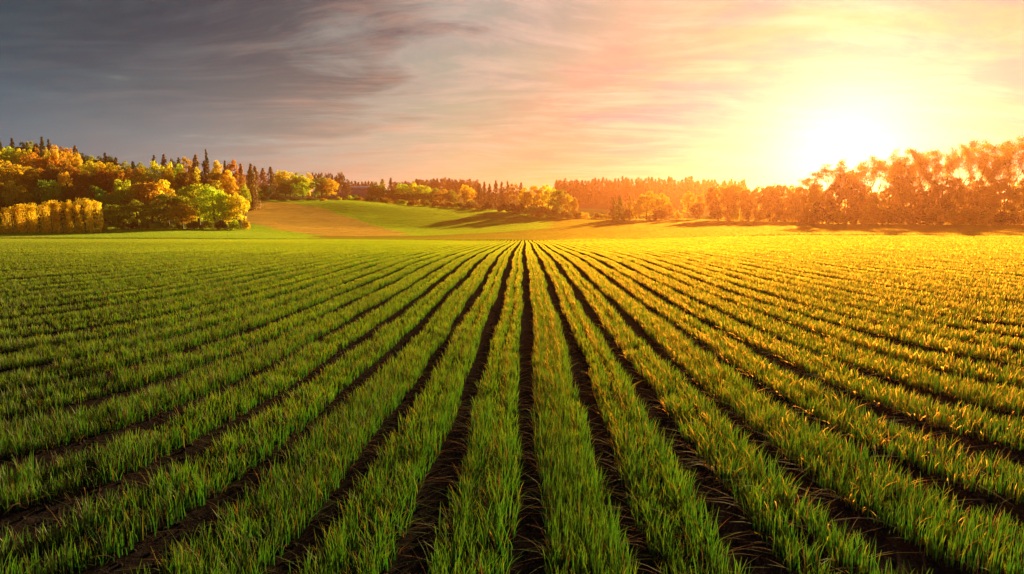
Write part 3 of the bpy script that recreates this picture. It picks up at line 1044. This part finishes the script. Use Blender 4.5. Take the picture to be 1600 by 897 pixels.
dz = (ground(pts[:, 0] + ux, pts[:, 1] + uy) - ground(pts[:, 0] - ux, pts[:, 1] - uy)) / 2
yaw = np.arctan2(-ux, uy) + rots[:, 2]
pit = np.arctan(dz) * np.where(rots[:, 2] > 0, -1, 1)
turn = np.stack([pit, np.zeros(len(yaw)), yaw], 1)
P3 = np.stack([pts[:, 0], pts[:, 1], zc - .01], 1)
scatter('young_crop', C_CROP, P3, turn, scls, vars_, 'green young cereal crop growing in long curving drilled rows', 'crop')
print('crop segments', len(P3))

def clod(seed):
    rng = np.random.default_rng(seed)
    bm = bpy.data.meshes.new('clod')
    ico = [(0, 0, -1)] + [(math.cos(2 * PI * k / 5 + (h > 0) * PI / 5) * .9, math.sin(2 * PI * k / 5 + (h > 0) * PI / 5) * .9, h) for h in (-.45, .45) for k in range(5)] + [(0, 0, 1)]
    v = np.array(ico) * (1 + .35 * rng.normal(size=(12, 1))) * (1, .8, .6)
    f = []
    for k in range(5):
        n_ = (k + 1) % 5
        f += [(0, 1 + n_, 1 + k), (1 + k, 1 + n_, 6 + k), (1 + n_, 6 + n_, 6 + k), (6 + k, 6 + n_, 11)]
    f = np.array(f)
    return mesh_from('clod', v, f.ravel(), np.full(len(f), 3), [M_CLOD])


M_CLOD = simple_material('dry_clod', (0.012, 0.008, 0.006), (0.040, 0.027, 0.019), 1.2, 0.95)
C_CLOD = proto_collection('soil_clod', [clod(s) for s in range(300, 306)])
nc = 16000
cyy = 3.0 + 17 * rg.random(nc) ** 1.3
cxx = (rg.random(nc) * 2 - 1) * cyy * 1.05
csz = .008 + .03 * rg.random(nc) ** 3
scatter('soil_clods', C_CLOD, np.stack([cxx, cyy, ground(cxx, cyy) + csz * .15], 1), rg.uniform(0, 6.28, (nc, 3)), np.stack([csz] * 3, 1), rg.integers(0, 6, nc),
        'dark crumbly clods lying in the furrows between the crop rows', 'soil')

# swards: square patches of grass
SW = [M_SWARD, M_DRY]
sw = [blades(760, 4.0, 6.6, .14, .30, .045, 200 + s, .03, .6, 2, SW) for s in range(4)]
mw = [blades(640, 4.0, 6.6, .14, .30, .055, 220 + s, .01, .6, 2, [M_MEADOW, M_DRY]) for s in range(4)]
st = [blades(520, 4.0, 6.6, .16, .32, .06, 240 + s, .02, .3, 2, [M_STUB, M_DRY]) for s in range(4)]
C_SW, C_MW, C_ST = proto_collection('sward_patch', sw), proto_collection('meadow_patch', mw), proto_collection('stubble_patch', st)


def inside(px, py, poly):
    n = len(poly)
    r = np.zeros(px.shape, bool)
    j = n - 1
    for i in range(n):
        xi, yi = poly[i]
        xj, yj = poly[j]
        c = ((yi > py) != (yj > py)) & (px < (xj - xi) * (py - yi) / (yj - yi + 1e-12) + xi)
        r ^= c
        j = i
    return r


# the stubble field's outline on the ground (x, Y metres), a curved wedge
def gp(px, Y):
    return (side(px) * Y, Y)


STUB = [gp(386, 316), gp(420, 317), gp(455, 309), gp(500, 290), gp(550, 262), gp(600, 232), gp(645, 204), gp(600, 193), gp(545, 191), gp(490, 198), gp(440, 214), gp(405, 229), gp(386, 240), gp(372, 270)]
xs = np.arange(-330, 330, 3.3)
ys = np.arange(60, 345, 3.3)
X, Y = np.meshgrid(xs, ys)
X = (X + rg.uniform(-.8, .8, X.shape)).ravel()
Y = (Y + rg.uniform(-.8, .8, Y.shape)).ravel()
t = X / Y
far = crop_end(np.clip(t, -2, 2))
ok = (np.abs(t) < 1.1) & (Y > far + 2.2)
# woods begin here
LIM_T = np.array([side(p) for p in (-200, 0, 160, 175, 385, 392, 400, 530, 640, 800, 905, 950, 1060, 1110, 1270, 1285, 1600, 1800)])
LIM_Y = np.array([226, 226, 222, 205, 212, 322, 325, 334, 342, 318, 300, 285, 262, 240, 175, 148, 146, 146.])
ok &= Y < np.interp(t, LIM_T, LIM_Y)
strip = (t < side(250)) & (Y < far + 5)
ok &= ~strip
X, Y, t = X[ok], Y[ok], t[ok]
Z = ground(X, Y)
in_st = inside(X, Y, STUB)
# green meadow: left hollow and the hill beyond; the rest is the same crop, closed up
mead = ((t < side(490)) & (Y > 150)) | ((t < side(860)) & (Y > 192 + 26 * np.clip((t - side(640)) / .25, 0, 1)))
for nm, mask, coll, lab, cat, zs in (
        ('stubble', in_st, C_ST, 'golden straw stubble on the sunlit wedge of field below the woods', 'stubble', 1.0),
        ('meadow_grass', mead & ~in_st, C_MW, 'green grass on the far meadow and in the hollow', 'grass', 1.0),
        ('crop_sward', ~mead & ~in_st, C_SW, 'closed green crop tinted sunlit gold on the far side of the drilled field', 'crop', 1.0)):
    k = int(mask.sum())
    x_, y_, z_ = X[mask], Y[mask], Z[mask]
    e = 1.0
    sx = (ground(x_ + e, y_) - ground(x_ - e, y_)) / 2
    sy = (ground(x_, y_ + e) - ground(x_, y_ - e)) / 2
    quarter = rg.integers(0, 4, k)
    # tilt with the slope: euler XYZ with yaw 0 keeps x/y tilt simple
    turn = np.stack([np.arctan(sy), -np.arctan(sx), np.zeros(k)], 1)
    flipx = np.where(rg.random(k) < .5, -1, 1)
    flipy = np.where(rg.random(k) < .5, -1, 1)
    sc = np.stack([flipx * 1.0, flipy * 1.0, rg.uniform(.9, 1.15, k) * zs], 1)
    scatter(nm, coll, np.stack([x_, y_, z_ - .01], 1), turn, sc, rg.integers(0, 4, k), lab, cat)
    print(nm, k)


# ground colour patch under the stubble: a real sheet of straw-coloured earth
def patch_sheet(name, poly, mat, lift=.03):
    px = np.array([p[0] for p in poly])
    py = np.array([p[1] for p in poly])
    st_ = 2.0
    gx_ = np.arange(px.min(), px.max(), st_)
    gy_ = np.arange(py.min(), py.max(), st_)
    XX, YY = np.meshgrid(gx_, gy_, indexing='ij')
    ins = inside(XX + st_ / 2, YY + st_ / 2, poly)
    nyy = len(gy_)
    zz = ground(XX, YY) + lift
    vv = np.stack([XX, YY, zz], -1).reshape(-1, 3)
    ij = np.argwhere(ins[:-1, :-1])
    b = ij[:, 0] * nyy + ij[:, 1]
    q = np.stack([b, b + nyy, b + nyy + 1, b + 1], 1)
    used = np.unique(q)
    mp = np.zeros(len(vv), int)
    mp[used] = np.arange(len(used))
    q = mp[q]
    return link(name, mesh_from(name, vv[used], q.ravel(), np.full(len(q), 4), [mat], smooth=True))


M_STUBEARTH = simple_material('straw_strewn_earth', (0.40, 0.26, 0.05), (0.56, 0.37, 0.075), 0.22, 0.95)
tag(patch_sheet('stubble_field', STUB, M_STUBEARTH, .12), 'harvested golden field below the woods', None, None, 'structure')
BROWN = [gp(900, 400), gp(962, 392), gp(966, 470), gp(905, 480)]
M_BROWN = simple_material('brown_ploughland', (0.07, 0.045, 0.02), (0.10, 0.065, 0.03), 0.1, 0.95)
tag(patch_sheet('ploughed_field', BROWN, M_BROWN, .12), 'small brown field before the dark ridge', None, None, 'structure')

# ------------------------------------------------------------------ air
SUN_AZ, SUN_EL = math.radians(29.5), math.radians(12.2)
hz, hnt, hout = new_mat('haze_air')
pv = hnt.nodes.new('ShaderNodeVolumePrincipled')
pv.inputs['Color'].default_value = (1.0, .32, .08, 1)
pv.inputs['Density'].default_value = 0.00031
pv.inputs['Anisotropy'].default_value = 0.73
hnt.links.new(pv.outputs[0], hout.inputs['Volume'])
zlo = float(Vf[:, 2].min()) - 1.0
zhi = max(float(Vf[:, 2].max()), max(p['z'] + p['h'] for p in PLACED)) + 3
v, f = box(-2950, 2950, -2950, 2950, zlo, zhi)
hb = link('haze', mesh_from('haze', v, f.ravel(), np.full(6, 4), [hz]))
tag(hb, 'thin warm evening haze over the fields', None, None, 'stuff')
print('haze', zlo, zhi)

# ------------------------------------------------------------------ sun and sky
sd = bpy.data.lights.new('sun', 'SUN')
sd.energy = 5.0
sd.angle = math.radians(0.5)
sd.color = (1.0, .74, .38)
so = bpy.data.objects.new('sun', sd)
COL.objects.link(so)
so.rotation_euler = (PI / 2 - SUN_EL, 0, PI - SUN_AZ)
so.location = (120, 200, 60)

w = bpy.data.worlds.new('World')
scene.world = w
w.use_nodes = True
nt = w.node_tree
nt.nodes.clear()
g = NT_(nt)
out = g.n('ShaderNodeOutputWorld')
bg = g.n('ShaderNodeBackground')
bg.inputs['Strength'].default_value = 0.1
g.l(bg.outputs[0], out.inputs['Surface'])
sky = g.n('ShaderNodeTexSky', sky_type='NISHITA')
sky.sun_disc = False
sky.sun_elevation = SUN_EL
sky.sun_rotation = SUN_AZ
sky.air_density = 1.2
sky.dust_density = 2.0
tc = g.n('ShaderNodeTexCoord')
dirv = tc.outputs['Generated']
sep = g.n('ShaderNodeSeparateXYZ')
g.l(dirv, sep.inputs[0])
dx_, dy_, dz_ = sep.outputs
GEL = math.radians(4.6)
gd = (math.sin(SUN_AZ) * math.cos(GEL), math.cos(SUN_AZ) * math.cos(GEL), math.sin(GEL))
dot = g.n('ShaderNodeVectorMath', operation='DOT_PRODUCT')
g.l(dirv, dot.inputs[0])
dot.inputs[1].default_value = gd
theta = g.math('ARCCOSINE', g.math('MINIMUM', dot.outputs['Value'], .99999))
tn = g.math('DIVIDE', theta, math.radians(120))          # 0 at the sun, 1 at 120 degrees
# cloud sheet: project the sight line on a plane high above
zq = g.math('MAXIMUM', dz_, 0.0)
den = g.math('ADD', zq, .10)
cx = g.math('DIVIDE', dx_, den)
cy = g.math('DIVIDE', dy_, den)
cmb = g.n('ShaderNodeCombineXYZ')
g.l(cx, cmb.inputs[0])
g.l(cy, cmb.inputs[1])
cv = cmb.outputs[0]
warp = g.n('ShaderNodeTexNoise')
warp.inputs['Scale'].default_value = .35
warp.inputs['Detail'].default_value = 2
g.l(cv, warp.inputs['Vector'])
wv = g.n('ShaderNodeVectorMath', operation='MULTIPLY_ADD')
g.l(warp.outputs['Color'], wv.inputs[0])
wv.inputs[1].default_value = (1.6, 1.6, 0)
g.l(cv, wv.inputs[2])
cw = wv.outputs[0]
streak = g.noise(g.scaled(cw, (.6, 1.6, 1), rot=(0, 0, math.radians(-24))), 1.1, 10, .64, .7)
fine = g.noise(g.scaled(cw, (.75, 3.2, 1), rot=(0, 0, math.radians(-14))), 1.7, 10, .68, .55)
mass = g.noise(g.scaled(cw, (.7, 1.0, 1), loc=(3.1, 1.7, 0)), .55, 5, .55, .2)
puff = g.noise(g.scaled(cw, (1.0, 1.5, 1), loc=(7.3, 2.2, 0), rot=(0, 0, math.radians(-20))), 1.9, 9, .6, .35)
# angle wobble breaks up the rings of colour
wob = g.math('MULTIPLY_ADD', g.math('ADD', g.math('MULTIPLY', g.math('SUBTRACT', streak, .5), .7), g.math('MULTIPLY', g.math('SUBTRACT', puff, .5), .7)), .46, g.math('MULTIPLY', g.math('SUBTRACT', mass, .5), .22))
tw = g.math('ADD', tn, wob)
up = g.math('MULTIPLY', zq, .22)
tw = g.math('ADD', tw, g.math('MULTIPLY', up, g.math('SUBTRACT', 1.0, g.math('MULTIPLY', tn, .6))), clamp=True)


def S(c):
    return tuple((x / 12.92 if x <= .04045 else ((x + .055) / 1.055) ** 2.4) for x in (v / 255 for v in c))


def sc(c, k):
    return tuple(v * k for v in c)


thin = g.ramp(tw, [(0.0, S((84, 112, 178))), (.08, S((100, 122, 178))), (.14, S((130, 146, 170))), (.19, S((154, 162, 156))), (.25, S((142, 174, 160))),
                   (.31, S((138, 168, 161))), (.37, S((158, 172, 167))), (.46, S((58, 96, 108))), (.55, S((4, 76, 98))), (.68, S((8, 68, 92))), (.85, S((130, 156, 186))), (1.0, S((140, 166, 196)))])  # last two stops, here and in low: unseen sky behind camera brightened as fill
low = g.ramp(tn, [(0.0, S((190, 206, 240))), (.07, S((140, 150, 198))), (.14, S((120, 138, 166))), (.22, S((136, 176, 140))), (.29, S((174, 206, 160))), (.38, S((186, 204, 182))), (.48, S((142, 182, 184))), (.58, S((88, 152, 168))), (.68, S((80, 132, 150))), (.85, S((140, 164, 190))), (1.0, S((150, 172, 200)))])
lowf = g.math('POWER', g.math('SUBTRACT', 1.0, g.math('MULTIPLY', zq, 3.6), clamp=True), 1.4)
skyc = g.mix(lowf, thin, low)
# dark slate cloud bank away from the sun, higher up
bank = g.math('MULTIPLY', g.math('MULTIPLY_ADD', g.math('ADD', g.math('MULTIPLY', mass, .65), g.math('MULTIPLY', streak, .55)), 3.2, -1.08, clamp=True),
              g.math('MULTIPLY', g.math('MULTIPLY_ADD', tn, 4.5, -1.35, clamp=True), g.math('MULTIPLY_ADD', zq, 5.0, -.55, clamp=True)))
skyc = g.mix(g.math('MULTIPLY', bank, .95), skyc, (*S((2, 68, 80)), 1))
# bright wisps
wisp = g.math('MULTIPLY', g.math('MULTIPLY_ADD', g.math('ADD', g.math('MULTIPLY', fine, .55), g.math('MULTIPLY', puff, .5)), 4.6, -2.3, clamp=True), .55)
wc = g.ramp(tn, [(0.0, S((240, 240, 240))), (.2, S((240, 228, 206))), (.38, S((236, 196, 170))), (.48, S((140, 150, 150))), (.6, S((70, 112, 124)))])
wisp = g.math('MULTIPLY', wisp, g.math('MULTIPLY_ADD', bank, -.72, 1.0))
skyc = g.mix(wisp, skyc, wc)
dim = g.math('MULTIPLY', g.math('MULTIPLY_ADD', g.math('ADD', g.math('MULTIPLY', fine, .5), g.math('MULTIPLY', puff, .5)), -4.6, 2.2, clamp=True), .5)
skyc = g.mix(dim, skyc, g.mix(1.0, skyc, (.66, .68, .74, 1), 'MULTIPLY'))
# glow around the sun itself
gl1 = g.math('MULTIPLY', g.math('POWER', 2.71828, g.math('MULTIPLY', g.math('MULTIPLY', theta, theta), -1 / (2 * math.radians(3.8) ** 2))), 1.0)
gl2 = g.math('MULTIPLY', g.math('POWER', 2.71828, g.math('MULTIPLY', theta, -1 / math.radians(8))), .03)
glow = g.n('ShaderNodeVectorMath', operation='SCALE')
glow.inputs[0].default_value = (1.0, .80, .66)
g.l(g.math('ADD', gl1, gl2), glow.inputs['Scale'])
addg = g.mix(1.0, skyc, glow.outputs[0], 'ADD')
ten = g.n('ShaderNodeVectorMath', operation='SCALE')
g.l(addg, ten.inputs[0])
ten.inputs['Scale'].default_value = 3.2
final = g.mix(.997, sky.outputs[0], ten.outputs[0])
g.l(final, bg.inputs['Color'])

# ------------------------------------------------------------------ render settings
vs = scene.view_settings
vs.view_transform = 'Standard'
vs.look = 'None'
vs.exposure = 1.6
vs.gamma = 1.0
vs.use_curve_mapping = False
cy_ = scene.cycles
cy_.use_denoising = True
try:
    cy_.denoiser = 'OPENIMAGEDENOISE'
    cy_.denoising_input_passes = 'RGB_ALBEDO_NORMAL'
except Exception:
    pass
cy_.max_bounces = 5
cy_.diffuse_bounces = 3
cy_.glossy_bounces = 2
cy_.transmission_bounces = 3
cy_.transparent_max_bounces = 4
cy_.volume_bounces = 1
cy_.sample_clamp_indirect = 4.0
w.cycles.sampling_method = 'MANUAL'
w.cycles.sample_map_resolution = 1024
